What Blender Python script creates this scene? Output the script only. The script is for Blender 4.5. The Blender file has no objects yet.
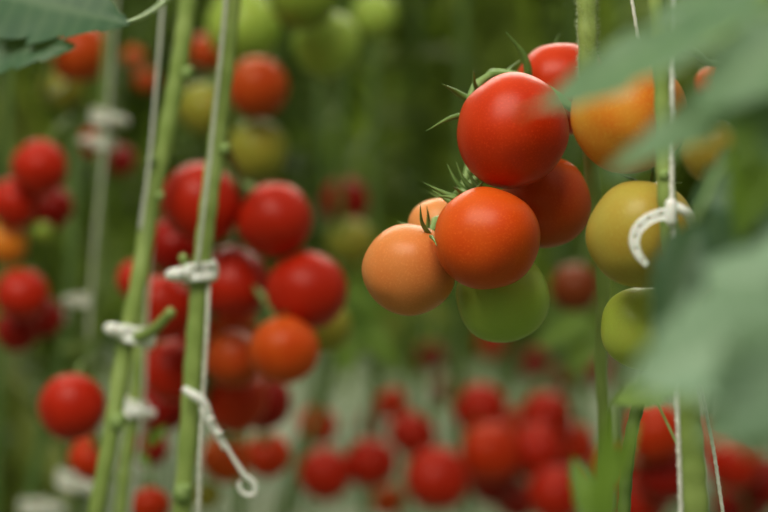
import bpy, bmesh, math, random
from mathutils import Vector, Quaternion, noise
random.seed(7)
sc = bpy.context.scene
COL = sc.collection
F = 85/36*768            # focal length in pixels
CZ = 1.15                # camera height above the greenhouse floor
def P(px, py, d):
    return Vector(((px-384)/F*d, d, CZ-(py-256)/F*d))

# ------------------------------------------------------------------ materials
def newmat(name):
    m = bpy.data.materials.new(name); m.use_nodes = True
    nt = m.node_tree; b = nt.nodes['Principled BSDF']
    return m, nt, b
def mixrgb(nt, fac, a, b, mode='MIX'):
    n = nt.nodes.new('ShaderNodeMix'); n.data_type = 'RGBA'; n.blend_type = mode
    for idx, v in ((0, fac), (6, a), (7, b)):
        if hasattr(v, 'is_linked'): nt.links.new(v, n.inputs[idx])
        elif idx == 0: n.inputs[0].default_value = v
        else: n.inputs[idx].default_value = (*v, 1)
    return n.outputs[2]
def noise_n(nt, scale, detail=3, lo=.35, hi=.65):
    tc = nt.nodes.new('ShaderNodeTexCoord'); n = nt.nodes.new('ShaderNodeTexNoise')
    n.inputs['Scale'].default_value = scale; n.inputs['Detail'].default_value = detail
    nt.links.new(tc.outputs['Object'], n.inputs['Vector'])
    r = nt.nodes.new('ShaderNodeMapRange'); r.inputs[1].default_value = lo; r.inputs[2].default_value = hi
    nt.links.new(n.outputs['Fac'], r.inputs[0]); return r.outputs[0], n.outputs['Fac']

def tomato_mat(name, base, shoulder, patch, rough=.34):
    """base: the ripe side; shoulder: round the calyx; patch: soft blotches"""
    m, nt, b = newmat(name)
    at = nt.nodes.new('ShaderNodeAttribute'); at.attribute_name = 'shoulder'
    big, _ = noise_n(nt, 22, 2, .4, .68)
    c = mixrgb(nt, big, base, patch)
    c = mixrgb(nt, at.outputs['Fac'], c, shoulder)
    fine, ff = noise_n(nt, 900, 2, .52, .78)
    c = mixrgb(nt, fine, c, tuple(min(1, x*1.10+.005) for x in base))
    nt.links.new(c, b.inputs['Base Color'])
    b.inputs['Roughness'].default_value = rough
    b.inputs['Specular IOR Level'].default_value = .22
    b.inputs['Subsurface Weight'].default_value = .10
    b.inputs['Subsurface Radius'].default_value = (.012, .004, .002)
    b.inputs['Subsurface Scale'].default_value = .5
    b.inputs['Sheen Weight'].default_value = .0
    b.inputs['Sheen Roughness'].default_value = .35
    bm_ = nt.nodes.new('ShaderNodeBump'); bm_.inputs['Strength'].default_value = .05; bm_.inputs['Distance'].default_value = .0005
    nt.links.new(ff, bm_.inputs['Height']); nt.links.new(bm_.outputs[0], b.inputs['Normal'])
    return m
TM = {
 'red':      tomato_mat('ripe_red_skin',      (.53,.028,.007), (.40,.030,.006), (.45,.020,.005)),
 'scarlet':  tomato_mat('scarlet_skin',       (.58,.050,.006), (.50,.050,.006), (.50,.032,.004)),
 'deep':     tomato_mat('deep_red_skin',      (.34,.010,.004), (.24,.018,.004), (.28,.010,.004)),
 'orangered':tomato_mat('orange_red_skin',    (.66,.115,.011), (.55,.13,.012), (.64,.075,.007)),
 'rust':     tomato_mat('rust_orange_skin',   (.50,.095,.012), (.40,.10,.012), (.50,.06,.008)),
 'brown':    tomato_mat('dimmed_orange_skin', (.24,.055,.012), (.20,.06,.012), (.20,.04,.01)),  # background dimness put into the skin colour of a brick-orange fruit
 'orange':   tomato_mat('orange_skin',        (.68,.26,.080), (.62,.32,.10), (.68,.22,.06)),
 'peach':    tomato_mat('peach_skin',         (.74,.30,.10), (.62,.36,.12), (.74,.33,.12)),
 'amber':    tomato_mat('amber_skin',         (.66,.33,.045), (.60,.40,.06), (.70,.20,.018)),
 'yellow':   tomato_mat('yellow_green_skin',  (.45,.37,.075), (.52,.48,.20), (.46,.31,.05)),
 'olive':    tomato_mat('olive_skin',         (.30,.32,.05), (.26,.32,.05), (.34,.28,.04)),
 'lime':     tomato_mat('lime_green_skin',    (.42,.52,.08), (.42,.54,.12), (.48,.53,.10)),
 'green':    tomato_mat('green_skin',         (.36,.50,.09), (.31,.45,.07), (.41,.52,.10)),
 'palegreen':tomato_mat('pale_green_skin',    (.21,.30,.04), (.18,.27,.035), (.25,.32,.05)),
}
def leaf_mat(name, ca, cb, vein, rough=.5, transl=.3):
    m, nt, b = newmat(name)
    f, ff = noise_n(nt, 25, 4)
    c = mixrgb(nt, f, ca, cb)
    uv = nt.nodes.new('ShaderNodeAttribute'); uv.attribute_name = 'vein'
    c = mixrgb(nt, uv.outputs['Fac'], c, vein)
    nt.links.new(c, b.inputs['Base Color']); b.inputs['Roughness'].default_value = rough
    b.inputs['Specular IOR Level'].default_value = .35
    tr = nt.nodes.new('ShaderNodeBsdfTranslucent')
    c2 = mixrgb(nt, .55, c, (.35,.5,.04)); nt.links.new(c2, tr.inputs['Color'])
    mx = nt.nodes.new('ShaderNodeMixShader'); mx.inputs[0].default_value = transl
    nt.links.new(b.outputs[0], mx.inputs[1]); nt.links.new(tr.outputs[0], mx.inputs[2])
    nt.links.new(mx.outputs[0], nt.nodes['Material Output'].inputs['Surface'])
    return m
M_LEAFNEAR = leaf_mat('near_leaf', (.105,.20,.105), (.14,.25,.13), (.19,.30,.16), .48, .22)  # blue-green tint holds some reflected sky in the base colour
M_LEAFSAGE = leaf_mat('sage_leaf', (.19,.31,.20), (.25,.37,.25), (.32,.44,.31), .5, .18)  # pale blue-green: the sky's reflection is painted into the leaf colour
M_LEAFDARK = leaf_mat('dark_leaf', (.045,.105,.055), (.065,.135,.07), (.10,.17,.09), .5, .15)  # a leaf of darker blue-green colour
M_LEAFMID  = leaf_mat('mid_leaf', (.12,.22,.03), (.18,.29,.045), (.22,.33,.06), .5, .3)
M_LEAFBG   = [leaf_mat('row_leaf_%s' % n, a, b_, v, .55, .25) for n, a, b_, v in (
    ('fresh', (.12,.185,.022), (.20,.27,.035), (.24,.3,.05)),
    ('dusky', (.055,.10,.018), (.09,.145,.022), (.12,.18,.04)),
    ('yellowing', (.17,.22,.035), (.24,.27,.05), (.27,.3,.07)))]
def simple(name, ca, cb, scale=60, rough=.5, sss=0, stretch=None):
    m, nt, b = newmat(name)
    f, ff = noise_n(nt, scale, 3)
    nt.links.new(mixrgb(nt, f, ca, cb), b.inputs['Base Color'])
    b.inputs['Roughness'].default_value = rough
    if sss:
        b.inputs['Subsurface Weight'].default_value = sss; b.inputs['Subsurface Scale'].default_value = .004
    return m
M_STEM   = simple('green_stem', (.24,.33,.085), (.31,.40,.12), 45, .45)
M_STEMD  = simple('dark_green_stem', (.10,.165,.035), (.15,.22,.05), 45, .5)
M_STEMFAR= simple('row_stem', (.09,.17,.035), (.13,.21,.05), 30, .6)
M_SEPAL  = simple('sepal_green', (.12,.22,.05), (.19,.30,.08), 120, .5)
M_PED    = simple('pedicel_green', (.16,.27,.07), (.26,.38,.13), 120, .5)
M_KNOB   = simple('node_scar', (.24,.35,.10), (.30,.40,.15), 200, .6)
M_HAIR   = simple('stem_hair', (.45,.52,.32), (.55,.6,.42), 100, .6)
M_TWINE  = simple('white_twine', (.62,.62,.55), (.78,.78,.72), 300, .7)
M_TWINEG = simple('grey_twine', (.42,.44,.38), (.55,.56,.5), 300, .7)
M_CLIP   = simple('white_plastic', (.80,.81,.78), (.86,.87,.84), 200, .35, .1)
M_CLIPG  = simple('off_white_plastic', (.56,.58,.50), (.66,.68,.6), 200, .4, .1)  # greyer off-white, mostly for the farther clips

# ------------------------------------------------------------------ helpers
def link(name, me, mat, parent=None, smooth=True):
    if mat: me.materials.append(mat)
    if smooth: me.polygons.foreach_set('use_smooth', [True]*len(me.polygons))
    o = bpy.data.objects.new(name, me); COL.objects.link(o)
    if parent: o.parent = parent
    return o
def tag(o, label=None, cat=None, group=None, kind=None):
    if label: o['label'] = label
    if cat: o['category'] = cat
    if group: o['group'] = group
    if kind: o['kind'] = kind
    return o
def empty(name, loc, label, cat, group=None):
    o = bpy.data.objects.new(name, None); COL.objects.link(o); o.location = loc
    o.empty_display_size = .02
    return tag(o, label, cat, group)
def catmull(pts, n=6):
    """smooth curve through the points, tangents weighted by chord length so it never overshoots"""
    pts = [Vector(p) for p in pts]
    if len(pts) < 3:
        return [pts[0].lerp(pts[-1], i/n) for i in range(n+1)]
    L = [max(1e-6, (pts[i+1]-pts[i]).length) for i in range(len(pts)-1)]
    V = [(pts[i+1]-pts[i])/L[i] for i in range(len(L))]
    T = [V[0]]+[(V[i-1]*L[i]+V[i]*L[i-1])/(L[i]+L[i-1]) for i in range(1, len(L))]+[V[-1]]
    out = []
    for i in range(len(L)):
        a, b, ta, tb = pts[i], pts[i+1], T[i]*L[i], T[i+1]*L[i]
        for k in range(n):
            t = k/n; t2 = t*t; t3 = t2*t
            out.append(a*(2*t3-3*t2+1)+ta*(t3-2*t2+t)+b*(3*t2-2*t3)+tb*(t3-t2))
    out.append(pts[-1]); return out
class MB:
    """collects geometry in world space, then builds one mesh relative to an origin"""
    def __init__(s): s.v = []; s.f = []; s.vein = []; 
    def tube(s, pts, r, sides=8, ridge=0.0):
        n = len(pts); rr = r if hasattr(r, '__len__') else [r]*n
        if len(rr) != n:
            rr = [rr[0]+(rr[-1]-rr[0])*i/(n-1) for i in range(n)] if len(rr) == 2 else \
                 [rr[min(int(i/(n-1)*(len(rr)-1)), len(rr)-2)]*(1-((i/(n-1)*(len(rr)-1))-min(int(i/(n-1)*(len(rr)-1)), len(rr)-2))) +
                  rr[min(int(i/(n-1)*(len(rr)-1)), len(rr)-2)+1]*((i/(n-1)*(len(rr)-1))-min(int(i/(n-1)*(len(rr)-1)), len(rr)-2)) for i in range(n)]
        base = len(s.v); up = None
        for i in range(n):
            t = (pts[min(i+1, n-1)]-pts[max(i-1, 0)]).normalized()
            if up is None:
                up = t.orthogonal().normalized()
            up = (up-t*up.dot(t)).normalized(); w = t.cross(up)
            for k in range(sides):
                a = 2*math.pi*k/sides; q = rr[i]*(1+ridge*math.cos(4*a))
                s.v.append(pts[i]+(up*math.cos(a)+w*math.sin(a))*q)
        for i in range(n-1):
            for k in range(sides):
                a = base+i*sides+k; b = base+i*sides+(k+1) % sides
                s.f.append((a, b, b+sides, a+sides))
        s.f.append(tuple(base+k for k in range(sides))[::-1]); s.f.append(tuple(base+(n-1)*sides+k for k in range(sides)))
    def blob(s, c, r, seg=10, rings=7, axis=Vector((0,0,1))):
        q = axis.to_track_quat('Z', 'Y'); base = len(s.v)
        if not hasattr(r, '__len__'): r = (r, r, r)
        for i in range(rings+1):
            th = math.pi*i/rings
            for k in range(seg):
                a = 2*math.pi*k/seg
                s.v.append(c+q@Vector((r[0]*math.sin(th)*math.cos(a), r[1]*math.sin(th)*math.sin(a), r[2]*math.cos(th))))
        for i in range(rings):
            for k in range(seg):
                a = base+i*seg+k; b = base+i*seg+(k+1) % seg
                s.f.append((a, a+seg, b+seg, b))
    def leaflet(s, base, tip, width, nrm, nl=14, nw=3, lobes=4, tooth=.28, fold=.18, droop=.12, seed=0, ripple=.03):
        """a lobed, toothed tomato leaflet, folded along the midrib and drooping at the tip"""
        ax = tip-base; L = ax.length; ax = ax/L
        side = ax.cross(nrm).normalized(); up = side.cross(ax).normalized()
        b0 = len(s.v); m = 2*nw+1
        for i in range(nl+1):
            t = i/nl
            prof = (math.sin(math.pi*min(1, t**.72))**.8 if 0 < t < 1 else .0)*(1-.25*t)
            for j in range(m):
                u = (j-nw)/nw
                sd = 1 if u >= 0 else -1
                ph = (t*lobes+.13*sd+seed*.37) % 1.0
                w = width*.5*prof*(1-tooth*(ph**1.6 if abs(u) > .6 else ph*abs(u)))
                x = u*w
                z = abs(x)*fold - droop*L*t*t + ripple*L*math.sin(t*9+seed+u*2)*abs(u)
                sweep = -.10*L*abs(u)*prof*(0.4+ph*.6)
                s.v.append(base+ax*(t*L-sweep*.6)+side*x+up*z)
                while len(s.vein) < len(s.v)-1: s.vein.append(0)
                s.vein.append(.75 if j == nw else (.35 if (i % 3 == 0) else 0))
        for i in range(nl):
            for j in range(m-1):
                a = b0+i*m+j; s.f.append((a, a+1, a+m+1, a+m))
    def build(s, name, mat, parent=None, origin=None):
        o0 = Vector(origin) if origin is not None else (Vector(parent.location) if parent else Vector((0,0,0)))
        # nested parents: sub-parts are built relative to the root's location as well
        me = bpy.data.meshes.new(name)
        me.from_pydata([v-o0 for v in s.v], [], s.f); me.update()
        if s.vein:
            while len(s.vein) < len(s.v): s.vein.append(0)
            at = me.attributes.new('vein', 'FLOAT', 'POINT'); at.data.foreach_set('value', s.vein)
        return link(name, me, mat, parent)
def root_loc(o):
    l = Vector((0,0,0))
    while o: l += Vector(o.location); o = o.parent
    return l

# ------------------------------------------------------------------ the setting
def plane(name, co, mat):
    me = bpy.data.meshes.new(name); me.from_pydata(co, [], [(0,1,2,3)]); me.update()
    o = link(name, me, mat, None, False); o['kind'] = 'structure'; return o
def floor_mat():
    m, nt, b = newmat('pale_ground_film')
    f, ff = noise_n(nt, 2.5, 6, .3, .7)
    c = mixrgb(nt, f, (.30,.31,.23), (.12,.17,.07))
    f2, _ = noise_n(nt, .7, 3, .45, .6)
    c = mixrgb(nt, f2, c, (.10,.14,.06))
    nt.links.new(c, b.inputs['Base Color']); b.inputs['Roughness'].default_value = .7
    return m
plane('floor', [(-9,-3,0),(9,-3,0),(9,24,0),(-9,24,0)], floor_mat())
def backing_mat():  # end wall coloured dark, standing in for the shade behind the rows
    m, nt, b = newmat('dark_green_backing')
    f, ff = noise_n(nt, 1.6, 5, .35, .65)
    nt.links.new(mixrgb(nt, f, (.03,.06,.02), (.09,.14,.05)), b.inputs['Base Color']); b.inputs['Roughness'].default_value = .9
    return m
plane('wall_back', [(-9,22,0),(9,22,0),(9,22,5),(-9,22,5)], backing_mat())

# ------------------------------------------------------------------ trusses (truss stems)
TRUSS = {}
def truss(key, pts): TRUSS[key] = catmull([P(*p) for p in pts], 8)
truss('focus', [(588,112,1.045),(570,106,1.02),(552,92,1.018),(530,80,1.018),(510,74,1.016),(494,73,1.02),(486,84,1.035),(474,140,1.06),(462,190,1.05),(446,222,1.035),(440,250,1.045)])
truss('right', [(664,62,.875),(655,70,.93),(655,110,.985),(662,170,.985),(668,230,.985),(672,290,.985),(676,330,.98)])
truss('farright', [(668,40,.885),(705,60,1.05),(728,90,1.15),(722,180,1.18),(720,240,1.18)])
truss('leftmain', [(219,122,1.21),(232,160,1.36),(239,180,1.44),(238,240,1.50),(216,290,1.52),(212,340,1.55),(205,400,1.58),(225,440,1.62)])
truss('leftlow', [(92,352,1.68),(88,364,1.6),(82,372,1.5),(92,420,1.56),(112,475,1.58),(150,478,1.54)])
truss('farleft', [(72,118,1.86),(52,138,1.76),(28,185,1.74),(26,250,1.74),(30,300,1.76),(28,340,1.78)])
truss('upper', [(239,30,1.95),(232,55,1.8),(228,100,1.76),(236,135,1.78)])
truss('topgreen', [(349,-40,2.05),(320,-45,1.85),(285,-5,1.78),(285,22,1.80),(340,10,1.86)])
truss('topleft', [(82,5,1.92),(85,5,1.8),(60,30,1.76),(50,70,1.76),(100,60,2.0),(140,62,2.1)])
truss('behindstem', [(106,90,1.75),(106,118,2.0),(106,150,2.02)])
truss('mid', [(376,60,2.45),(373,120,2.44),(352,165,2.3),(350,220,2.26)])
truss('low1', [(337,350,2.5),(346,385,2.34),(350,430,2.26),(345,470,2.26)])
truss('low2', [(458,335,2.45),(450,395,2.3),(446,430,2.22),(450,462,2.2)])
truss('low3', [(567,355,2.5),(530,395,2.34),(520,435,2.26),(530,480,2.24)])
truss('low4', [(621,350,2.30),(625,400,2.1),(640,450,2.05),(650,500,2.05)])
truss('low5', [(778,375,2.30),(752,430,2.14),(742,480,2.1),(748,520,2.1)])
truss('far1', [(430,320,3.65),(440,345,3.5),(470,350,3.5)])
truss('far2', [(571,330,3.65),(565,355,3.5),(600,360,3.5)])
truss('dimfocus', [(622,220,2.30),(612,228,2.1),(585,255,1.93),(580,275,1.92)])

# ------------------------------------------------------------------ tomatoes
# key, px, py, radius px, depth, skin, label [, squash]
T = [
# in focus
('focus',512,131,58,.980,'scarlet','large glossy red tomato, uppermost of the sharp cluster, green sepals behind its left edge'),
('focus',561,89,48,1.070,'scarlet','red tomato partly hidden behind the big glossy red one, touching the upright hairy stem'),
('focus',487,239,52.5,.970,'orangered','orange-red tomato in the middle of the sharp cluster, above the green tomato'),
('focus',545,204,47,1.030,'rust','dull brick-red tomato at the right side of the sharp cluster, half covered by others'),
('focus',409,270,47,.985,'orange','smooth pale orange tomato at the left end of the sharp cluster'),
('focus',438,227,30.5,1.050,'peach','small peach tomato peeping out between the pale orange and the orange-red tomatoes'),
('focus',503,297,48,1.020,'green','unripe green tomato hanging at the bottom of the sharp cluster'),
('right',630,117,58,.925,'amber','orange and yellow tomato behind the blurred leaf tip, right of the upright hairy stem'),
('right',641,234,55,.920,'yellow','yellow-green tomato under the orange one, behind the arched white clip'),
('right',645,328,44,.960,'lime','lime green tomato below the yellow-green one, partly behind blurred leaves'),
('farright',714,150,34,1.14,'yellow','yellow tomato at right, glimpsed below the blurred leaves beside the white string'),
('farright',715,85,20,1.20,'orangered','red-orange tomato sliver seen in the gap between the two blurred near leaves'),
('farright',728,262,27,1.15,'lime','yellow-green tomato blurred behind the broad sage leaves at right'),
('farright',694,278,22,1.19,'rust','brownish orange tomato blurred behind leaves just right of the yellow-green fruit'),
# left main cluster
('leftmain',275,220,38,1.45,'red','round red tomato with a small bright glint, top right of the left cluster'),
('leftmain',307,291,41,1.43,'red','large bright red tomato at the right edge of the left cluster'),
('leftmain',284,350,35,1.42,'orangered','orange-red tomato at the lower right of the left cluster'),
('leftmain',201,203,41,1.46,'red','bright red tomato at the top left of the left cluster, crossed by the clipped stem'),
('leftmain',234,282,35,1.49,'red','tall red tomato in the middle of the left cluster, just right of the clipped stem'),
('leftmain',163,307,32,1.50,'red','pinkish red tomato between the two clipped stems, behind the green side stub'),
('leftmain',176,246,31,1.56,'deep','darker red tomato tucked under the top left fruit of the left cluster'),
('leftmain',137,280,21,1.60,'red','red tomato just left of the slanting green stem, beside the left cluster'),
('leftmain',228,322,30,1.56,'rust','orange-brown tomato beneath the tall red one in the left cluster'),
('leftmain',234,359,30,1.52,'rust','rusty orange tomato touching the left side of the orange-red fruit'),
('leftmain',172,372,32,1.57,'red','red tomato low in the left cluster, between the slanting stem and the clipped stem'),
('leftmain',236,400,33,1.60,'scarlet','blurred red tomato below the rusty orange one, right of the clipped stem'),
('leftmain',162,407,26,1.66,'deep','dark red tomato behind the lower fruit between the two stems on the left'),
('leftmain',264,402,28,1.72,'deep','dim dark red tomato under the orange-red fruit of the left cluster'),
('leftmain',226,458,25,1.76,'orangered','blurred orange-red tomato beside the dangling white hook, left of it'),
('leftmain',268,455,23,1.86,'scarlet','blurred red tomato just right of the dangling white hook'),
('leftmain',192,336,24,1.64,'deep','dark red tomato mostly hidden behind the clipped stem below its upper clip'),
('leftmain',326,327,27,1.58,'olive','olive-green tomato peeping out behind the large red one right in the left cluster'),
('leftmain',207,495,14,1.75,'olive','small olive-yellow tomato at the foot of the clipped stem, lower left'),
('leftlow',72,407,34,1.46,'red','single round red tomato hanging at lower left, left of the slanting stem'),
('leftlow',92,458,23,1.62,'scarlet','blurred red tomato peeping out under the single round one at lower left'),
('leftlow',150,506,20,1.52,'scarlet','orange-red tomato cut off by the bottom edge, between the slanting and clipped stems'),
('leftlow',150,448,19,1.80,'deep','dim red tomato behind the little leaf shoot at lower left'),
('farleft',40,168,28,1.68,'red','red tomato at the top of the far left cluster'),
('farleft',14,203,25,1.68,'red','red tomato at the far left edge, under and left of the topmost one'),
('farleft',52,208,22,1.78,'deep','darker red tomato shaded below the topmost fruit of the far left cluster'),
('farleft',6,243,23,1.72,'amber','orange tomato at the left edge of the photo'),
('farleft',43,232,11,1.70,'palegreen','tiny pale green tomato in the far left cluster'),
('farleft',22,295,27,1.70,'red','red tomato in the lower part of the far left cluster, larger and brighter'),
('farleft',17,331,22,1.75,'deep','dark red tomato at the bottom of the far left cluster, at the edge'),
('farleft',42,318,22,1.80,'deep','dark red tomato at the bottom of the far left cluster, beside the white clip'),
('behindstem',92,143,14,2.05,'scarlet','small blurred red tomato left of the dark stem in the upper left'),
('behindstem',120,160,16,2.08,'deep','small blurred dark red tomato right of the dark stem in the upper left'),
('upper',258,87,31,1.70,'rust','dull orange-red tomato near the top, right of the clipped stem'),
('upper',257,150,31,1.74,'olive','olive-green tomato just above the left cluster'),
('upper',206,108,29,1.80,'olive','brownish olive tomato between the slanting and clipped stems near the top'),
('upper',207,52,19,1.95,'rust','blurred orange tomato high between the slanting and clipped stems'),
('topgreen',303,-4,35,1.70,'palegreen','green tomato cut off by the top edge, brightest of the upper green ones'),
('topgreen',326,44,34,1.78,'green','green tomato just below the brightest one at the top edge'),
('topgreen',243,26,39,1.80,'green','green tomato at the top, above the dull orange-red one'),
('topgreen',374,16,24,2.0,'green','small dim green tomato at the top edge, rightmost of the upper green ones'),
('topleft',78,52,32,1.80,'rust','orange-red tomato blurred behind the dark leaf in the upper left corner'),
('topleft',12,14,22,1.84,'orangered','orange-red tomato in the top left corner above the dark leaf'),
('topleft',62,88,22,1.90,'olive','olive-brown tomato under the dark leaf in the upper left'),
('topleft',134,57,11,2.2,'orangered','small bright orange tomato left of the slanting stem near the top'),
('topleft',146,80,12,2.3,'rust','small dull orange tomato close to the slanting stem near the top'),
('mid',345,201,24,2.24,'deep','dull dark red tomato in the middle distance, above an olive one'),
('mid',351,242,25,2.18,'olive','olive-green tomato in the middle distance, left of the pale orange fruit'),
('dimfocus',575,287,25,1.90,'brown','dim orange-brown tomato in the background between the green and the yellow-green fruit'),
# low background
('low1',325,474,25,2.16,'red','red tomato in the blurred lower row, nearest to the dangling white hook'),
('low1',371,463,24,2.18,'red','red tomato in the blurred lower row, second from the dangling white hook'),
('low1',318,425,19,2.36,'scarlet','small dim red tomato above the one nearest the dangling white hook'),
('low1',391,403,15,2.4,'scarlet','small red tomato at the top of the blurred lower row, near its middle'),
('low1',388,501,15,2.3,'orangered','small orange tomato at the bottom edge, under the blurred lower row'),
('low2',412,434,22,2.26,'red','red tomato just up and left of the largest one in the blurred lower row'),
('low2',437,479,30,2.08,'red','largest red tomato at the bottom of the blurred lower row, directly below the sharp cluster'),
('low2',480,409,25,2.26,'red','red tomato at the top of the blurred lower row, straight below the green tomato'),
('low2',490,452,29,2.14,'scarlet','bright orange-tinted red tomato right of the largest one in the blurred lower row'),
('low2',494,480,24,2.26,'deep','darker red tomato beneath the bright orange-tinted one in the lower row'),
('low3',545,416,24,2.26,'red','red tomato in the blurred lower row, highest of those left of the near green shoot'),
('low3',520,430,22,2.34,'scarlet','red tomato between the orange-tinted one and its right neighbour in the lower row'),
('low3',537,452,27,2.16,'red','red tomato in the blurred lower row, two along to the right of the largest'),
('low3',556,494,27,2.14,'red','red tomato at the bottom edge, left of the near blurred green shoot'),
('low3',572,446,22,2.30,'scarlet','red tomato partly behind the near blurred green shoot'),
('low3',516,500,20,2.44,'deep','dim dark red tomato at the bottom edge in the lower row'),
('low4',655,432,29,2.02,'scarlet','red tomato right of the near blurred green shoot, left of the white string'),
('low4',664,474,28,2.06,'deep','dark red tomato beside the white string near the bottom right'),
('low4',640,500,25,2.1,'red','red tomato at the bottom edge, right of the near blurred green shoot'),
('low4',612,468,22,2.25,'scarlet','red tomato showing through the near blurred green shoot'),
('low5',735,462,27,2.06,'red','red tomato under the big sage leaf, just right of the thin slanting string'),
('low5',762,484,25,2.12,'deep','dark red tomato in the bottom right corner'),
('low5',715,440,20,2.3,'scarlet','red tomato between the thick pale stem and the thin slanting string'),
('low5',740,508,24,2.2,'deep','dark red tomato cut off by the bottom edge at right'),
]
FAR = [('far1',430,357,15,3.4,'deep'),('far1',446,392,13,3.5,'deep'),('far1',492,343,15,3.3,'scarlet'),
       ('far2',535,364,15,3.4,'deep'),('far2',600,372,14,3.4,'deep'),('far2',566,380,13,3.6,'deep'),('far1',372,425,13,3.4,'deep')]
G = 'out of focus tomatoes deep in the next rows'
rows = [[t[0], t[1], t[2], t[3]*(1.08 if t[0][:3] == 'low' else 1), *t[4:], None] for t in T] + [list(t)+['dim red tomato, small and very blurred, hanging in the next row behind', G] for t in FAR]
# let neighbouring fruit touch instead of interpenetrate: slide along depth, keep apparent size
for it in range(300):
    mv = False
    for i in range(len(rows)):
        for j in range(i+1, len(rows)):
            a, b = rows[i], rows[j]
            ra = a[3]*a[4]/F; rb = b[3]*b[4]/F
            if (P(*[a[1],a[2],a[4]])-P(b[1],b[2],b[4])).length < (ra+rb)*.985:
                n, f = (a, b) if a[4] <= b[4] else (b, a)
                f[4] += .003; n[4] -= .0003; mv = True
    if not mv: break

def tomato_body(name, c, r, axis, skin, seed, elong=1.0, origin=None):
    q = axis.to_track_quat('Z', 'Y')
    seg, rings = (64, 44) if r*F/c.y > 40 else (36, 24)
    vs, fs, sh = [], [], []
    rnd = random.Random(seed); k5 = rnd.choice((4, 5, 6)); ph = rnd.random()*6.28
    lob = .012+.02*rnd.random(); off = Vector((seed*3.1, seed*1.7, 0))
    for i in range(rings+1):
        th = math.pi*i/rings
        for k in range(seg):
            a = 2*math.pi*k/seg
            st, ct = math.sin(th), math.cos(th)
            top = max(0, ct)**1.0
            rr = 1 + lob*math.cos(k5*a+ph)*st*(0.25+.75*top)
            rr *= 1 - .13*math.exp(-(th/.30)**2)              # dent at the stalk
            rr *= 1 - .025*math.exp(-((math.pi-th)/.25)**2)    # blossom end
            z = ct*rr*.955*elong
            d = Vector((st*math.cos(a)*rr, st*math.sin(a)*rr, z))
            d *= 1+.06*noise.noise(d*1.1+off)
            vs.append(q@(d*r)); 
            sh.append(max(0, min(1, (1-th/.95)))**1.2*.9)
    for i in range(rings):
        for k in range(seg):
            a = i*seg+k; b = i*seg+(k+1) % seg
            fs.append((a, a+seg, b+seg, b))
    me = bpy.data.meshes.new(name); me.from_pydata(vs, [], fs); me.update()
    bm = bmesh.new(); bm.from_mesh(me); bmesh.ops.remove_doubles(bm, verts=bm.verts, dist=1e-6); 
    bm.to_mesh(me); bm.free()
    at = me.attributes.new('shoulder', 'FLOAT', 'POINT')
    inv = q.inverted(); vals = []
    for v in me.vertices:
        d = inv@v.co; th = math.acos(max(-1, min(1, d.z/max(1e-9, d.length))))
        vals.append(max(0, min(1, (1-th/.95)))**1.2*.9)
    at.data.foreach_set('value', vals)
    o = link(name, me, TM[skin]); o.location = c
    return o

def sepal(mb, root, tip, bulge, w):
    """a slim pointed sepal bowing outward between root and tip"""
    pts = catmull([root, root.lerp(tip, .45)+bulge, tip], 7)
    mb.tube(pts, [w*.6, w, w*.75, w*.4, w*.08], 6)

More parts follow.
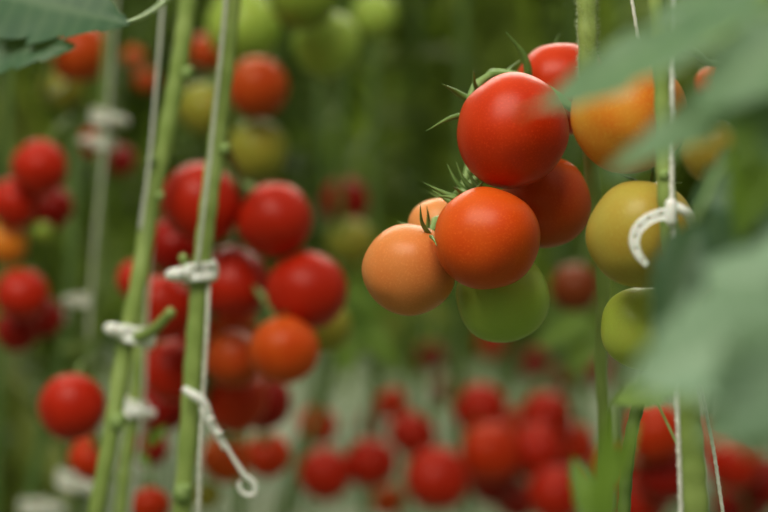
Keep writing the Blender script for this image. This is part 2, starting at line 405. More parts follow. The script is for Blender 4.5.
rows_out = {}
for idx, (key, px, py, rp, d, skin, label, group) in enumerate(rows):
    c = P(px, py, d); r = rp*d/F
    # nearest point of the truss
    tp = min(TRUSS[key], key=lambda q: (q-c).length + (0.02 if q.z < c.z else 0))
    ax = (tp-c).normalized()*.8 + Vector((0, .25, .55)); ax.normalize()
    if key == 'focus':
        ax = {0: Vector((-.62,.55,.50)), 1: Vector((-.55,.45,.72)), 2: Vector((-.30,.60,.74)), 3: Vector((-.3,.6,.75)),
              4: Vector((.42,.55,.70)), 5: Vector((.25,.6,.75)), 6: Vector((-.1,.55,.85))}[idx].normalized()
    if key == 'right':
        ax = {7: Vector((.25,.75,.6)), 8: Vector((.3,.55,.78)), 9: Vector((.3,.4,.86))}[idx].normalized()
    el = 1.0 if idx != 18 else 1.14
    o = tomato_body('tomato', c, r, ax, skin, idx, el)
    tag(o, label, 'tomato', group or {'low':'blurred red tomatoes low in the background', 'lef':'tomatoes of the left clusters', 'foc':'tomatoes of the sharp cluster',
        'rig':'tomatoes of the right cluster', 'far':'tomatoes hanging at the sides', 'upp':'tomatoes above the left cluster', 'top':'tomatoes along the top edge',
        'mid':'tomatoes in the middle distance','beh':'tomatoes behind the dark stem','dim':'tomatoes in the middle distance'}[key[:3]])
    rows_out[idx] = (o, c, r, ax)
    if rp < 17: continue
    # calyx: a star of slim sepals standing out from the stalk end
    top = c+ax*r*.86*el
    mb = MB(); u = ax.orthogonal().normalized(); w = ax.cross(u)
    mb.blob(top+ax*.0005, (r*.13, r*.13, r*.06), 10, 5, ax)
    ns = 5 if idx % 2 else 6; rnd = random.Random(idx+50)
    for k in range(ns if idx not in (0, 1) else 0):
        a = 2*math.pi*k/ns+rnd.random()*.5
        dr = u*math.cos(a)+w*math.sin(a)
        ln = r*(.62+.25*rnd.random())
        tip = top+dr*ln+ax*(r*(.02+.35*rnd.random()))
        sepal(mb, top+dr*r*.08+ax*.001, tip, ax*r*.10, r*.055)
    if idx == 0:    # the long sepals that stand clear of the big fruit's left side
        for (rx, ry), (tx, ty), bl in (((478,116),(426,131),(0,2)), ((482,108),(442,84),(-3,2)), ((496,98),(473,69),(-3,-1))):
            sepal(mb, P(rx,ry,1.01), P(tx,ty,.99), P(384+bl[0]*3,256-bl[1]*3,1)-P(384,256,1), .0021)
        sepal(mb, P(498,90,1.02), P(520,60,1.05), Vector((0,.004,.003)), .002)
    if idx == 1:
        sepal(mb, P(530,84,1.045), P(506,32,1.03), P(388,253,1)-P(384,256,1)+Vector((.001,0,0)), .0026)
        sepal(mb, P(540,72,1.06), P(560,34,1.09), Vector((0,.01,0)), .002)
    if idx == 2:
        for (rx, ry), (tx, ty), bx in (((472,196),(447,164),-3), ((478,194),(456,162),-3), ((462,200),(424,183),2), ((486,192),(467,170),-2), ((455,204),(432,190),2)):
            sepal(mb, P(rx,ry,1.0), P(tx,ty,1.0), Vector((bx*.0006,0,-.001)), .0019)
    if idx == 4:
        sepal(mb, P(432,237,.99), P(420,204,.975), Vector((-.0022,0,-.001)), .0015)
        sepal(mb, P(430,236,.98), P(437,246,.955), Vector((0,-.002,.001)), .0012)
    cal = mb.build('calyx', M_SEPAL, o)
    mp = MB(); mid = top.lerp(tp, .5)+Vector((0,0,.006))+ax*.006
    pp = catmull([top, top+ax*.006, mid, tp], 5)
    rad = [.0022 if r > .02 else .0014]*len(pp)
    for q in range(len(pp)):
        if q == len(pp)//2: rad[q] *= 1.5           # the knuckle of the stalk
    if idx == 1: pp = pp[:3]; rad = rad[:3]
    mp.tube(pp, rad, 7); mp.build('pedicel', M_PED, o)

# ------------------------------------------------------------------ vines
def vine(pts, r, mat, label, group=None, nodes=(), trusses=(), hairs=None, name='tomato_vine', down=True, up=True, shoots=()):
    """pts: (px, py, depth) down the stem, top first"""
    w = [P(*p) for p in pts]
    if up:
        d = (w[0]-w[1]).normalized(); e = w[0]+d*.25; w = [Vector((e.x, e.y+.02, 2.5)), e] + w
    if down:
        d = (w[-1]-w[-2]).normalized(); e = w[-1]+d*.2; w = w+[e, Vector((e.x+d.x*.15, e.y, .0))]
    base = w[-1].copy()
    o = empty('tomato_vine', base, label, 'tomato plant', group)
    path = catmull(w, 10)
    rr = r if not hasattr(r, '__len__') else r
    mb = MB(); n = len(path)
    rad = [((rr[0]+(rr[1]-rr[0])*i/(n-1)) if hasattr(rr, '__len__') else rr)*(1+.05*math.sin(i*1.3)) for i in range(n)]
    mb.tube(path, rad, 14, .05)
    mb.build('stem', mat, o)
    for (px, py, d, rad) in nodes:
        k = MB(); c = P(px, py, d); k.blob(c, (rad, rad*.9, rad*1.1)); k.blob(c+Vector((rad*.5,-rad*.2,rad*.5)), rad*.6, 8, 6)
        k.build('leaf_scar', M_KNOB, o)
    for t in trusses:
        pth = TRUSS[t]; k = MB(); k.tube(pth, [.0030, .0022, .0026, .0022, .002] if pth[0].y < 1.3 else [.0032,.0028,.0018], 8); k.build('truss_stem', M_PED if pth[0].y < 1.1 else M_STEMD, o)
    for s_, e_, rad in shoots:
        k = MB(); a, b = P(*s_), P(*e_); k.tube(catmull([a, a.lerp(b,.5)+Vector((0,0,-.003)), b], 6), [rad, rad*.8], 8); k.blob(b, rad*.95)
        k.build('side_shoot', M_STEM, o)
    if hairs:
        lo, hi, cnt, R_ = hairs; k = MB(); rnd = random.Random(3)
        pa, pb = P(*lo), P(*hi)
        for i in range(cnt):
            t = rnd.random(); a = rnd.random()*6.28; c = pa.lerp(pb, t); dr = Vector((math.cos(a), math.sin(a), .15*rnd.uniform(-1,1)))
            s0 = c+dr*R_*.9; k.tube([s0, s0+dr*rnd.uniform(.0012,.0030)], [.00014,.00004], 3)
        h = k.build('fine_hairs', M_HAIR, o); h['kind'] = 'stuff'
    return o
def knob(px, py, d, r=.005): return (px, py, d, r)
px2m = lambda w, d: w*d/F/2
V1 = vine([(188,0,1.27),(180,60,1.27),(168,125,1.27),(152,200,1.27),(139,280,1.26),(124,352,1.26),(112,430,1.25),(96,512,1.25)], (px2m(19,1.27), px2m(17,1.25)), M_STEM,
     'slanting bright green tomato stem at left, with a white clip and a short side stub', 'green stems on the left',
     nodes=[(187,73,1.262,.0045),(151,160,1.262,.0035),(117,422,1.245,.006),(160,196,1.262,.003)], shoots=[((136,338,1.25),(170,313,1.22),.0042)])
V2 = vine([(232,0,1.21),(225,70,1.21),(217,140,1.21),(208,210,1.20),(201,270,1.20),(195,340,1.20),(190,410,1.20),(182,512,1.20)], (px2m(18,1.21), px2m(20,1.2)), M_STEM,
     'upright bright green tomato stem at left centre, carrying a white clip and the dangling hook', 'green stems on the left',
     nodes=[(224,149,1.203,.0038),(182,493,1.192,.0062),(199,265,1.196,.003)], trusses=('leftmain',), shoots=[((196,272,1.2),(183,258,1.19),.0035)])
V3 = vine([(112,0,1.74),(106,80,1.74),(103,160,1.73),(98,250,1.71),(92,352,1.70),(90,420,1.70),(80,512,1.70)], px2m(13,1.7), M_STEMD,
     'dark green blurred stem left of the slanting one, with white clips high and low', 'green stems on the left', trusses=('leftlow','behindstem'))
V4 = vine([(82,40,1.92),(76,110,1.92),(74,200,1.9),(70,290,1.9),(60,370,1.9),(40,450,1.9),(28,512,1.9)], px2m(13,1.9), M_STEMFAR,
     'faint green stem between the far left cluster and the dark green stem', 'green stems on the left', trusses=('farleft','topleft'), shoots=[((62,350,1.88),(92,338,1.86),.005)])
V5 = vine([(8,40,2.1),(6,140,2.1),(2,300,2.1),(-6,512,2.1)], px2m(10,2.1), M_STEMFAR,
     'pale blurred stem at the very left edge, behind the far left cluster', 'green stems on the left')
V6 = vine([(187,0,1.42),(172,100,1.42),(157,180,1.42),(146,260,1.42),(140,330,1.42),(134,410,1.42),(126,460,1.42),(121,512,1.42)], px2m(13,1.42), M_STEM,
     'short visible green stem just right of the slanting one, under a white clip', 'green stems on the left')
V7 = vine([(587,0,1.02),(588,60,1.02),(590,120,1.025),(593,190,1.06),(603,290,1.09),(601,370,1.1),(604,430,1.1),(606,512,1.1)], (px2m(24,1.02), px2m(7,1.1)), M_STEM,
     'upright hairy green stem that carries the sharp tomato cluster', 'green stems on the right', trusses=('focus',), hairs=((587,-5,1.02),(589,80,1.02),900,px2m(20,1.02)))
V8 = vine([(655,0,.87),(661,70,.87),(664,140,.87),(667,200,.87),(676,290,.885),(684,380,.89),(692,450,.89),(696,512,.89)], (px2m(11,.87), px2m(30,.89)), M_STEM,
     'thin pale green stem beside the white string, passing in front of the orange tomato', 'green stems on the right', trusses=('right','farright'),
     nodes=[(664,175,.866,.0028)])
V9 = vine([(660,0,1.06),(664,150,1.06),(658,330,1.04),(640,400,.98),(632,430,.98),(627,470,.98),(624,512,.98)], px2m(13,.98), M_STEMD,
     'dark stem emerging at the bottom from behind the lime tomato', 'green stems on the right')
V9b= vine([(655,398,.90),(668,425,.90),(684,458,.895),(692,472,.89)], .0007, M_KNOB,
     'hair-thin pale stalk curving down beside the white string below the lime green tomato', None, down=False, up=False)
# vines of the next row that carry the blurred fruit
for pts, tr, lb in (
    ([(240,-30,1.95),(239,60,1.95),(236,200,1.95),(244,400,1.95),(240,512,1.95)], ('upper',), 'blurred stem behind the left cluster, bearing the dull orange-red tomato'),
    ([(350,-60,2.05),(345,60,2.1),(340,200,2.15),(336,350,2.2),(280,512,2.2)], ('topgreen',), 'blurred stem bearing the green tomatoes along the top edge'),
    ([(378,-60,2.45),(372,120,2.45),(374,300,2.45),(366,512,2.45)], ('mid',), 'blurred stem bearing the dull dark red tomato of the middle distance'),
    ([(328,200,2.5),(338,340,2.5),(300,440,2.5),(290,512,2.5)], ('low1',), 'blurred stem bearing the lower red tomatoes nearest the dangling hook'),
    ([(462,100,2.45),(458,330,2.45),(462,430,2.45),(468,512,2.45)], ('low2',), 'blurred stem directly below the sharp cluster, bearing lower red tomatoes'),
    ([(575,60,2.5),(566,360,2.5),(590,440,2.5),(600,512,2.5)], ('low3',), 'blurred stem bearing the lower red tomatoes left of the near green shoot'),
    ([(622,60,2.3),(621,350,2.3),(618,430,2.3),(612,512,2.3)], ('low4','dimfocus'), 'blurred stem behind the yellow-green tomato, bearing lower red tomatoes at right'),
    ([(782,60,2.3),(778,370,2.3),(782,512,2.3)], ('low5',), 'blurred stem at the right edge, bearing the red tomatoes in the bottom right corner'),
    ([(440,100,3.7),(430,315,3.65),(425,512,3.65)], ('far1',), 'faint far stem showing in the gap under the sharp cluster'),
    ([(560,100,3.7),(571,325,3.65),(575,512,3.65)], ('far2',), 'faint far stem showing in the gap under the dim orange-brown tomato')):
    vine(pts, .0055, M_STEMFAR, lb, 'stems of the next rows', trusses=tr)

# ------------------------------------------------------------------ strings
def string(pts, r, mat, label, group='support strings'):
    w = [P(*p) for p in pts]
    path = catmull(w, 10)
    mb = MB(); mb.tube(path, r, 7)
    # a second strand wound round the first gives the twine its lay
    st = []; n = len(path)*5
    for i in range(n):
        t = i/(n-1)*(len(path)-1); a = min(int(t), len(path)-2); c = path[a].lerp(path[a+1], t-a)
        st.append(c+Vector((math.cos(i*.9), math.sin(i*.9), 0))*r*.7)
    mb.tube(st, r*.6, 5)
    o = mb.build('support_string', mat, None, w[len(w)//2]); o.location = w[len(w)//2]
    return tag(o, label, 'string', group)
def upz(px, py, d): return (px, py, d)
string([(176,-300,1.29),(163,0,1.275),(156,90,1.265),(149,165,1.258),(140,230,1.25)], .0014, M_TWINEG, 'greyish string running down beside the slanting green stem at left')
string([(222,150,1.222),(214,215,1.218),(210,262,1.20),(207,330,1.188),(202,420,1.186),(199,512,1.186),(198,600,1.19)], .0013, M_TWINE, 'white string running down the right side of the clipped stem at left centre')
string([(240,-300,1.21),(226,0,1.198),(214,120,1.196),(204,210,1.186),(197,270,1.184)], .0012, M_TWINEG, 'added pale string standing in for the whiter stripe along the left edge of the clipped stem, above its clip')  # string added to give the stem its pale left stripe
string([(676,-200,.86),(673,0,.86),(672,120,.858),(672,215,.855),(674,320,.862),(677,400,.868),(681,512,.87),(684,640,.87)], .0012, M_TWINE, 'white string hanging straight down beside the thin pale stem, through the arched clip')
string([(600,-200,1.0),(632,0,1.0),(645,80,1.0),(672,240,1.0),(700,380,1.0),(712,440,1.0),(723,512,1.0),(745,640,1.0)], .0010, M_TWINE, 'thin white string slanting from top right of the hairy stem to the lower right')
string([(120,-100,1.72),(112,60,1.72),(108,118,1.715),(94,250,1.69),(88,340,1.68)], .0013, M_TWINEG, 'faint string along the dark green blurred stem at left')
string([(215,-200,1.41),(190,0,1.41),(176,100,1.41),(161,180,1.41),(150,260,1.41),(146,330,1.41),(143,410,1.40),(136,470,1.40),(131,512,1.40),(125,600,1.4)], .0012, M_TWINEG, 'faint string beside the short stem right of the slanting one')

# ------------------------------------------------------------------ clips
def vine_clip(px, py, d, R_, label, mat=M_CLIP, rot=0.0, tilt=0.0):
    """round plastic vine clip: split ring, hinge lug and two gripping ears"""
    c = P(px, py, d); o = empty('plant_clip', c, label, 'clip', 'white plastic plant clips')
    def rotv(v):
        v = Quaternion((0,0,1), rot)@v; return Quaternion((0,1,0), tilt)@v
    mb = MB(); R_ *= 1.15; h = R_*.66
    n = 30; base = 0; vs = []
    for i in range(n+1):
        a = math.radians(15+330*i/n)
        for (rr, z) in ((R_,-h),(R_*1.2,-h),(R_*1.2,-h*.5),(R_*1.08,-h*.35),(R_*1.08,h*.35),(R_*1.2,h*.5),(R_*1.2,h),(R_,h)):
            mb.v.append(c+rotv(Vector((rr*math.cos(a), rr*math.sin(a), z))))
    for i in range(n):
        for k in range(8):
            a = i*8+k; b = i*8+(k+1) % 8; mb.f.append((a, b, b+8, a+8))
    mb.f.append(tuple(range(8))); mb.f.append(tuple(n*8+k for k in range(8))[::-1])
    mb.build('ring', mat, o)
    for s in (-1, 1):
        e = MB(); a = math.radians(15*s)
        p0 = Vector((R_*1.05*math.cos(a), R_*1.05*math.sin(a), 0)); p1 = p0+Vector((R_*.9, s*R_*.12, 0)); p2 = p1+Vector((R_*.12, s*R_*.35, 0))
        e.tube([c+rotv(p) for p in catmull([p0, p1, p2], 5)], [h*.8, h*.7, h*.55], 8); e.build('ear', mat, o)
    g = MB(); hp = Vector((-R_*1.15, 0, 0)); g.blob(c+rotv(hp), (h*.6, h*.8, h*1.25), 10, 7); g.build('hinge', mat, o)
    return o
vine_clip(136,335,1.257,.0082,'white plastic clip round the slanting green stem, at the side stub', rot=math.radians(200), tilt=.25)
vine_clip(199,272,1.198,.0082,'white plastic clip round the upright stem at left centre, level with the red tomatoes', rot=math.radians(215), tilt=-.1)
vine_clip(133,408,1.42,.0085,'white plastic clip on the short stem right of the slanting one', rot=math.radians(-50), tilt=.2)
vine_clip(104,118,1.735,.0095,'off-white blurred clip high on the dark green stem at upper left', M_CLIPG, math.radians(-30), .2)
vine_clip(102,143,1.735,.0080,'off-white blurred clip directly under the high one on the dark green stem', M_CLIPG, math.radians(200), .1)
vine_clip(85,300,1.72,.0080,'faint blurred clip halfway down the dark green stem', M_CLIPG, math.radians(160), 0)
vine_clip(60,314,1.90,.0085,'white blurred clip beside the bottom of the far left cluster', M_CLIP, math.radians(190), .1)
vine_clip(72,482,1.69,.0100,'white blurred clip under the single round red tomato at lower left', M_CLIPG, math.radians(-20), .3)
vine_clip(36,508,1.88,.0110,'off-white blurred clip cut off by the bottom edge at far left', M_CLIPG, math.radians(-10), 0)

# dangling truss hook
def hook():
    o = empty('truss_hook', P(192,395,1.19), 'long white plastic hook dangling from the clipped stem at lower left', 'hook')
    g = MB(); a = [P(184,389,1.185),P(192,394,1.182),P(203,402,1.182),P(209,415,1.184)]
    g.tube(catmull(a,5), [.0026,.0034,.0026], 8); g.build('clamp', M_CLIP, o)
    g = MB()
    g.tube(catmull([P(205,405,1.184),P(217,430,1.184),P(232,456,1.184),P(246,478,1.184)],6), [.0022,.0015,.0014,.0019], 8)
    g.tube(catmull([P(200,408,1.178),P(214,433,1.180),P(224,450,1.184)],6), .0011, 6)
    g.build('arm', M_CLIP, o)
    g = MB(); g.tube(catmull([P(246,476,1.184),P(255,485,1.184),P(254,494,1.184),P(246,495,1.184),P(239,486,1.184),P(240,481,1.184)],6), [.0018,.0016,.0012], 8)
    g.build('hook_end', M_CLIP, o)
    for px, py in ((211,419),(219,433)):
        g = MB(); g.blob(P(px,py,1.181), (.0027,.0026,.002)); g.build('collar', M_CLIP, o)
hook()

# arched perforated clip on the right string
def arch_clip():
    d = .853
    o = empty('truss_clip', P(672,212,d), 'white arched perforated plastic clip hanging on the string at right, over the yellow-green tomato', 'clip', 'white plastic plant clips')
    # band: two rails joined by cross bars, so the holes between are real
    ctr = (664, 245); pts_o, pts_i = [], []
    outer = [(668,207),(652,211),(640,218),(632,228),(629,242),(634,256),(645,268)]
    inner = [(668,220),(655,222),(647,227),(641,234),(639,243),(642,253),(649,263)]
    po = catmull([P(x,y,d) for x,y in outer], 8); pi = catmull([P(x,y,d) for x,y in inner], 8)
    mb = MB(); n = len(po); dep = Vector((0,.0035,0))
    rowsv = 6; base = 0
    for i in range(n):
        for k in range(rowsv):
            mb.v.append(po[i].lerp(pi[i], k/(rowsv-1))-dep*.5)
    off = len(mb.v)
    for i in range(n):
        for k in range(rowsv):
            mb.v.append(po[i].lerp(pi[i], k/(rowsv-1))+dep*.5)
    hole = lambda i, k: k == 2 and i % 8 in (3, 4) and 2 < i < n-4
    for i in range(n-1):
        for k in range(rowsv-1):
            a = i*rowsv+k
            if hole(i, k):
                for (p, q) in ((a,a+1),(a+1,a+rowsv+1),(a+rowsv+1,a+rowsv),(a+rowsv,a)): mb.f.append((p,q,q+off,p+off))
                continue
            mb.f.append((a,a+1,a+rowsv+1,a+rowsv)); mb.f.append((a+off,a+off+rowsv,a+off+rowsv+1,a+off+1))
        for k in (0, rowsv-1):
            a = i*rowsv+k; mb.f.append((a,a+rowsv,a+rowsv+off,a+off))
    for i in (0, n-1):
        for k in range(rowsv-1):
            a = i*rowsv+k; mb.f.append((a,a+1,a+1+off,a+off))
    mb.build('perforated_band', M_CLIP, o)
    g = MB(); g.tube([P(671,y,d-.001) for y in (199,203,212,221,226)], [.0018,.0030,.0026,.0030,.0018], 10); g.build('clasp', M_CLIP, o)
    g = MB(); g.tube(catmull([P(673,205,d),P(684,211,d),P(691,222,d+.01),P(694,236,d+.015)],6), [.0022,.0024,.0018], 8); g.build('far_arm', M_CLIP, o)
    g = MB(); g.tube(catmull([P(672,224,d),P(674,234,d),P(674,246,d)],4), [.0014,.0006], 6); g.build('tail', M_CLIP, o)
arch_clip()

# ------------------------------------------------------------------ leaves
def leaf(label, mat, petiole, leaflets, group='near blurred leaves', pr=.0016):
    """petiole: list of (px,py,d); leaflets: (base, tip, width in m, normal, droop)"""
    pw = [P(*p) for p in petiole]
    o = empty('tomato_leaf', pw[0], label, 'leaf', group)
    k = MB(); k.tube(catmull(pw, 8), [pr, pr*.6], 7); k.build('petiole', M_PED, o)
    for i, (b, t, w, nr, dr) in enumerate(leaflets):
        k = MB(); k.leaflet(P(*b), P(*t), w, Vector(nr), 30, 5, 5, .26, .16, dr, i+len(label)*.3, .02)
        k.build('leaflet', mat, o)
    return o
# right foreground, nearest the lens
leaf('broad pale leaf slanting in from the top right corner, its tip over the sharp cluster', M_LEAFNEAR,
     [(868,-60,.60),(800,-10,.58),(700,50,.56)],
     [((800,4,.57),(515,106,.60),.038,(.30,-.75,.85),.04), ((815,20,.56),(690,110,.56),.034,(.3,-.7,.8),.05), ((790,-40,.60),(640,20,.62),.03,(.2,-.7,.7),.05)])
leaf('narrower pale leaf slanting across the orange tomato, below the broad one', M_LEAFNEAR,
     [(867,40,.60),(810,62,.60),(760,85,.58)],
     [((790,66,.58),(597,178,.57),.022,(.25,-.85,.75),.02), ((800,70,.58),(770,160,.56),.03,(-.2,-1,.3),.05), ((835,60,.60),(745,55,.62),.03,(.2,-.8,.6),.05)])
leaf('green leaf hanging down along the upper right edge of the photo', M_LEAFMID,
     [(867,-90,.60),(800,-60,.64),(780,20,.66),(770,80,.64)],
     [((785,0,.66),(742,170,.62),.032,(-.3,-1,.2),.05), ((790,60,.64),(738,240,.62),.034,(-.2,-1,.25),.05), ((760,-30,.68),(700,45,.68),.026,(-.2,-1,.4),.05)])
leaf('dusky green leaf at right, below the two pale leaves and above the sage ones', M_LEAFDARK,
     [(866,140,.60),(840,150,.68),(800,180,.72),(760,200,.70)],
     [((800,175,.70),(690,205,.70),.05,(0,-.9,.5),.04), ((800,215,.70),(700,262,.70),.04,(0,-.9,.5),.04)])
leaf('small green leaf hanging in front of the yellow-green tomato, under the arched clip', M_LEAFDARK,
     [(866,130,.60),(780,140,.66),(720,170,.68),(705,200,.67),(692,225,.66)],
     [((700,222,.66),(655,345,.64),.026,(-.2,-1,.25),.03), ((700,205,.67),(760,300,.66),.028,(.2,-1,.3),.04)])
leaf('large sage-green lobed leaf filling the lower right, the biggest blurred leaf', M_LEAFSAGE,
     [(868,300,.60),(830,320,.54),(770,345,.52)],
     [((800,320,.52),(628,382,.53),.046,(.05,-.9,.55),.02), ((800,340,.51),(748,462,.53),.040,(.1,-1,.35),.06), ((810,300,.53),(700,262,.55),.032,(-.05,-.9,.4),.05), ((830,330,.5),(700,440,.52),.040,(.05,-1,.4),.02), ((840,260,.52),(760,240,.53),.03,(0,-.9,.5),.03)])
leaf('bright green blurred shoot rising from the bottom, left of the dark stem', M_LEAFMID,
     [(621,560,.98),(612,575,.86),(603,570,.74),(606,540,.70),(610,480,.69)],
     [((600,545,.68),(612,395,.68),.012,(-.1,-1,.1),.02), ((600,530,.69),(572,455,.70),.013,(-.3,-1,.3),.04), ((604,500,.69),(640,420,.70),.009,(.3,-1,.3),.03)])
leaf('thin strip of leaf edge catching the light under the lime green tomato', M_LEAFMID,
     [(684,375,.89),(670,385,.78),(650,390,.77)],
     [((680,380,.77),(612,402,.77),.020,(0,-.9,.5),.05)])
# upper left
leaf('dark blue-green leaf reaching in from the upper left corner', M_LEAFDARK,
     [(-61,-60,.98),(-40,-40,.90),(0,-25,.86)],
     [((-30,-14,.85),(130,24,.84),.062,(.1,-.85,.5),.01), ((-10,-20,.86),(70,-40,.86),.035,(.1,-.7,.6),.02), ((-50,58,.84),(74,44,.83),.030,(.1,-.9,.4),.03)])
leaf('thin light green leaf stalk at the top, between the corner leaf and the slanting stem', M_STEM,
     [(185,-20,1.22),(160,5,1.15),(130,22,1.05),(110,26,.99)], [], 'near blurred leaves', .0022)
leaf('small green leaf shoot between the slanting and clipped stems, lower left', M_LEAFMID,
     [(122,470,1.42),(135,455,1.42),(150,440,1.42)],
     [((148,445,1.42),(166,425,1.41),.014,(-.3,-1,.4),.05), ((140,452,1.42),(150,468,1.41),.010,(.3,-1,.4),.05)], 'small leaves among the fruit', .0012)
leaf('lime green leaf in the background, right of the large bright red tomato', M_LEAFMID,
     [(335,260,2.0),(345,285,2.0),(352,300,2.0)],
     [((340,285,2.0),(382,318,2.0),.045,(-.2,-.7,.8),.05), ((350,305,2.0),(345,375,1.98),.055,(.1,-.8,.7),.05), ((352,310,2.0),(398,368,1.98),.045,(.2,-.8,.6),.05)], 'small leaves among the fruit')
leaf('bright green leaf in the background, right below the green tomato', M_LEAFMID,
     [(600,300,2.1),(585,315,2.1),(575,325,2.1)],
     [((592,318,2.1),(535,345,2.08),.052,(-.1,-.8,.7),.05), ((596,325,2.1),(572,378,2.08),.045,(.1,-.8,.6),.05)], 'small leaves among the fruit')
leaf('yellowish green leaf in the background under the pale orange tomato', M_LEAFBG[2],
     [(374,285,2.45),(395,290,2.55),(412,305,2.6),(420,312,2.6)],
     [((410,300,2.6),(455,322,2.6),.05,(0,-.8,.7),.05), ((405,302,2.6),(385,345,2.6),.045,(.1,-.8,.6),.05)], 'small leaves among the fruit')

vine([(868,-40,.60),(866,120,.60),(868,300,.60),(872,512,.60)], .0055, M_STEM, 'near tomato stem just outside the right edge, bearing the pale blurred leaves', None)
vine([(-62,-30,.98),(-60,200,.98),(-66,512,.98)], .0055, M_STEM, 'near tomato stem just outside the left edge, bearing the dark corner leaf', None)
# ------------------------------------------------------------------ the rows behind
def foliage_mesh(seed, z0, z1, nleaf, mat, spread=.22):
    rnd = random.Random(seed); mb = MB()
    for i in range(nleaf):
        z = z0+(z1-z0)*(i+rnd.random())/nleaf; a = rnd.random()*6.283
        out = Vector((math.cos(a), math.sin(a), 0)); L = rnd.uniform(.6,1)*spread
        b = Vector((0,0,z)); path = catmull([b, b+out*L*.5+Vector((0,0,.05)), b+out*L-Vector((0,0,.10))], 5)
        mb.tube(path, [.003,.0015], 4)
        for k in range(3, len(path)):
            t = (path[k]-path[k-1]).normalized(); sd = t.cross(Vector((0,0,1))).normalized()
            for s in (-1, 1):
                dr = (sd*s+t*.5+Vector((0,0,rnd.uniform(-.7,.1)))).normalized()
                mb.leaflet(path[k], path[k]+dr*rnd.uniform(.07,.13), rnd.uniform(.04,.065), Vector((rnd.uniform(-.5,.5), rnd.uniform(-.5,.5), 1)).normalized(), 7, 1, 3, .35, .2, .25, rnd.random()*6)
        mb.leaflet(path[-1], path[-1]+(t+Vector((0,0,-.5))).normalized()*.14, .07, Vector((rnd.uniform(-.4,.4),-.3,1)), 7, 1, 3, .35, .2, .25, rnd.random()*6)
    me = bpy.data.meshes.new('foliage'); me.from_pydata(mb.v, [], mb.f); me.update()
    while len(mb.vein) < len(mb.v): mb.vein.append(0)
    me.attributes.new('vein', 'FLOAT', 'POINT').data.foreach_set('value', mb.vein)
    me.materials.append(mat); me.polygons.foreach_set('use_smooth', [True]*len(me.polygons)); return me
st = MB(); st.tube(catmull([Vector((0,0,0)),Vector((.02,0,.6)),Vector((-.01,.01,1.3)),Vector((0,0,2.6))], 8), .006, 7)
stem_me = bpy.data.meshes.new('stem'); stem_me.from_pydata(st.v, [], st.f); stem_me.materials.append(M_STEMFAR)
FM = {}
for m_i in range(3):
    for v in range(2):
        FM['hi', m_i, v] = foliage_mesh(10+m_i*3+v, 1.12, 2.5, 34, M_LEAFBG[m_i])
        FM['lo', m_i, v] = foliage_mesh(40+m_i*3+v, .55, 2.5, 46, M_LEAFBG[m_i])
rnd = random.Random(11)
def row(depth, x0, x1, step, lowtest, label, group):
    x = x0
    while x < x1:
        e = empty('tomato_plant', (x+rnd.uniform(-.06,.06), depth+rnd.uniform(-.15,.15), 0), label, 'tomato plant', group)
        e.rotation_euler.z = rnd.random()*6.28
        s = bpy.data.objects.new('stem', stem_me); COL.objects.link(s); s.parent = e
        f = bpy.data.objects.new('foliage', FM['lo' if lowtest(x) else 'hi', rnd.choice((0,0,1,1,2)), rnd.randint(0,1)]); COL.objects.link(f); f.parent = e
        x += step
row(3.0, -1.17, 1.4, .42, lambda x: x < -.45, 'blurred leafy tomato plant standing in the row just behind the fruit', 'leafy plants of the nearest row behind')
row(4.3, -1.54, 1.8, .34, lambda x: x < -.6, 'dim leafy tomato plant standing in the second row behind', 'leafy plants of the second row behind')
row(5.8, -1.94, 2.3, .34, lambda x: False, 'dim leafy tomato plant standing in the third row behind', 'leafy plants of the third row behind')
row(7.6, -2.46, 2.9, .36, lambda x: False, 'dim leafy tomato plant standing in the farthest row', 'leafy plants of the farthest row')
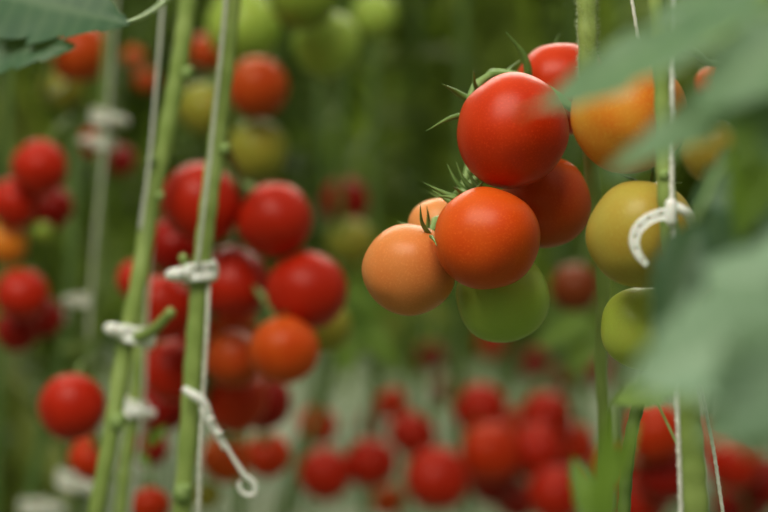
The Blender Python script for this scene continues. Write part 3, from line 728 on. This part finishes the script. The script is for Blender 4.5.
row(9.6, -2.96, 3.6, .36, lambda x: rnd.random() < .5, 'dim leafy tomato plant standing in the farthest row', 'leafy plants of the farthest row')

# ------------------------------------------------------------------ light
w = bpy.data.worlds.new('overcast'); sc.world = w; w.use_nodes = True
nt = w.node_tree; bg = nt.nodes['Background']
tc = nt.nodes.new('ShaderNodeTexCoord'); sep = nt.nodes.new('ShaderNodeSeparateXYZ'); nt.links.new(tc.outputs['Generated'], sep.inputs[0])
cr = nt.nodes.new('ShaderNodeValToRGB'); nt.links.new(sep.outputs[2], cr.inputs[0])
cr.color_ramp.elements[0].position = 0; cr.color_ramp.elements[0].color = (.26,.30,.19,1)
cr.color_ramp.elements[1].position = .9; cr.color_ramp.elements[1].color = (1,.965,.84,1)
e = cr.color_ramp.elements.new(.25); e.color = (.44,.48,.34,1)
nt.links.new(cr.outputs[0], bg.inputs['Color']); bg.inputs['Strength'].default_value = .6
def area(name, loc, target, size, power, color):
    l = bpy.data.lights.new(name, 'AREA'); l.shape = 'RECTANGLE'; l.size = size[0]; l.size_y = size[1]; l.energy = power; l.color = color
    o = bpy.data.objects.new(name, l); COL.objects.link(o); o.location = loc
    o.rotation_euler = (Vector(target)-Vector(loc)).to_track_quat('-Z', 'Y').to_euler(); return o
area('overhead_light', (-.6,-.4,2.9), (0,1.5,1.1), (1.6,1.2), 55, (1,.95,.84))
area('overhead_light', (0,6.0,4.2), (0,5.6,1), (5,4), 400, (1,.98,.86))  # added lamp that brightens the plant rows in the background

area('overhead_light', (0,15,4.6), (0,15,1), (8,9), 420, (1,.98,.9))  # another added lamp, putting more light on the distant floor

# ------------------------------------------------------------------ camera
cam = bpy.data.cameras.new('camera'); co = bpy.data.objects.new('camera', cam); COL.objects.link(co)
co.location = (0,0,CZ); co.rotation_euler = (math.radians(90),0,0)
cam.lens = 85; cam.sensor_width = 36; cam.clip_start = .05
cam.dof.use_dof = True; cam.dof.focus_distance = .965; cam.dof.aperture_fstop = 3.9
cam.dof.aperture_blades = 0
sc.camera = co
sc.view_settings.view_transform = 'Standard'
sc.view_settings.exposure = .0
sc.view_settings.gamma = .90
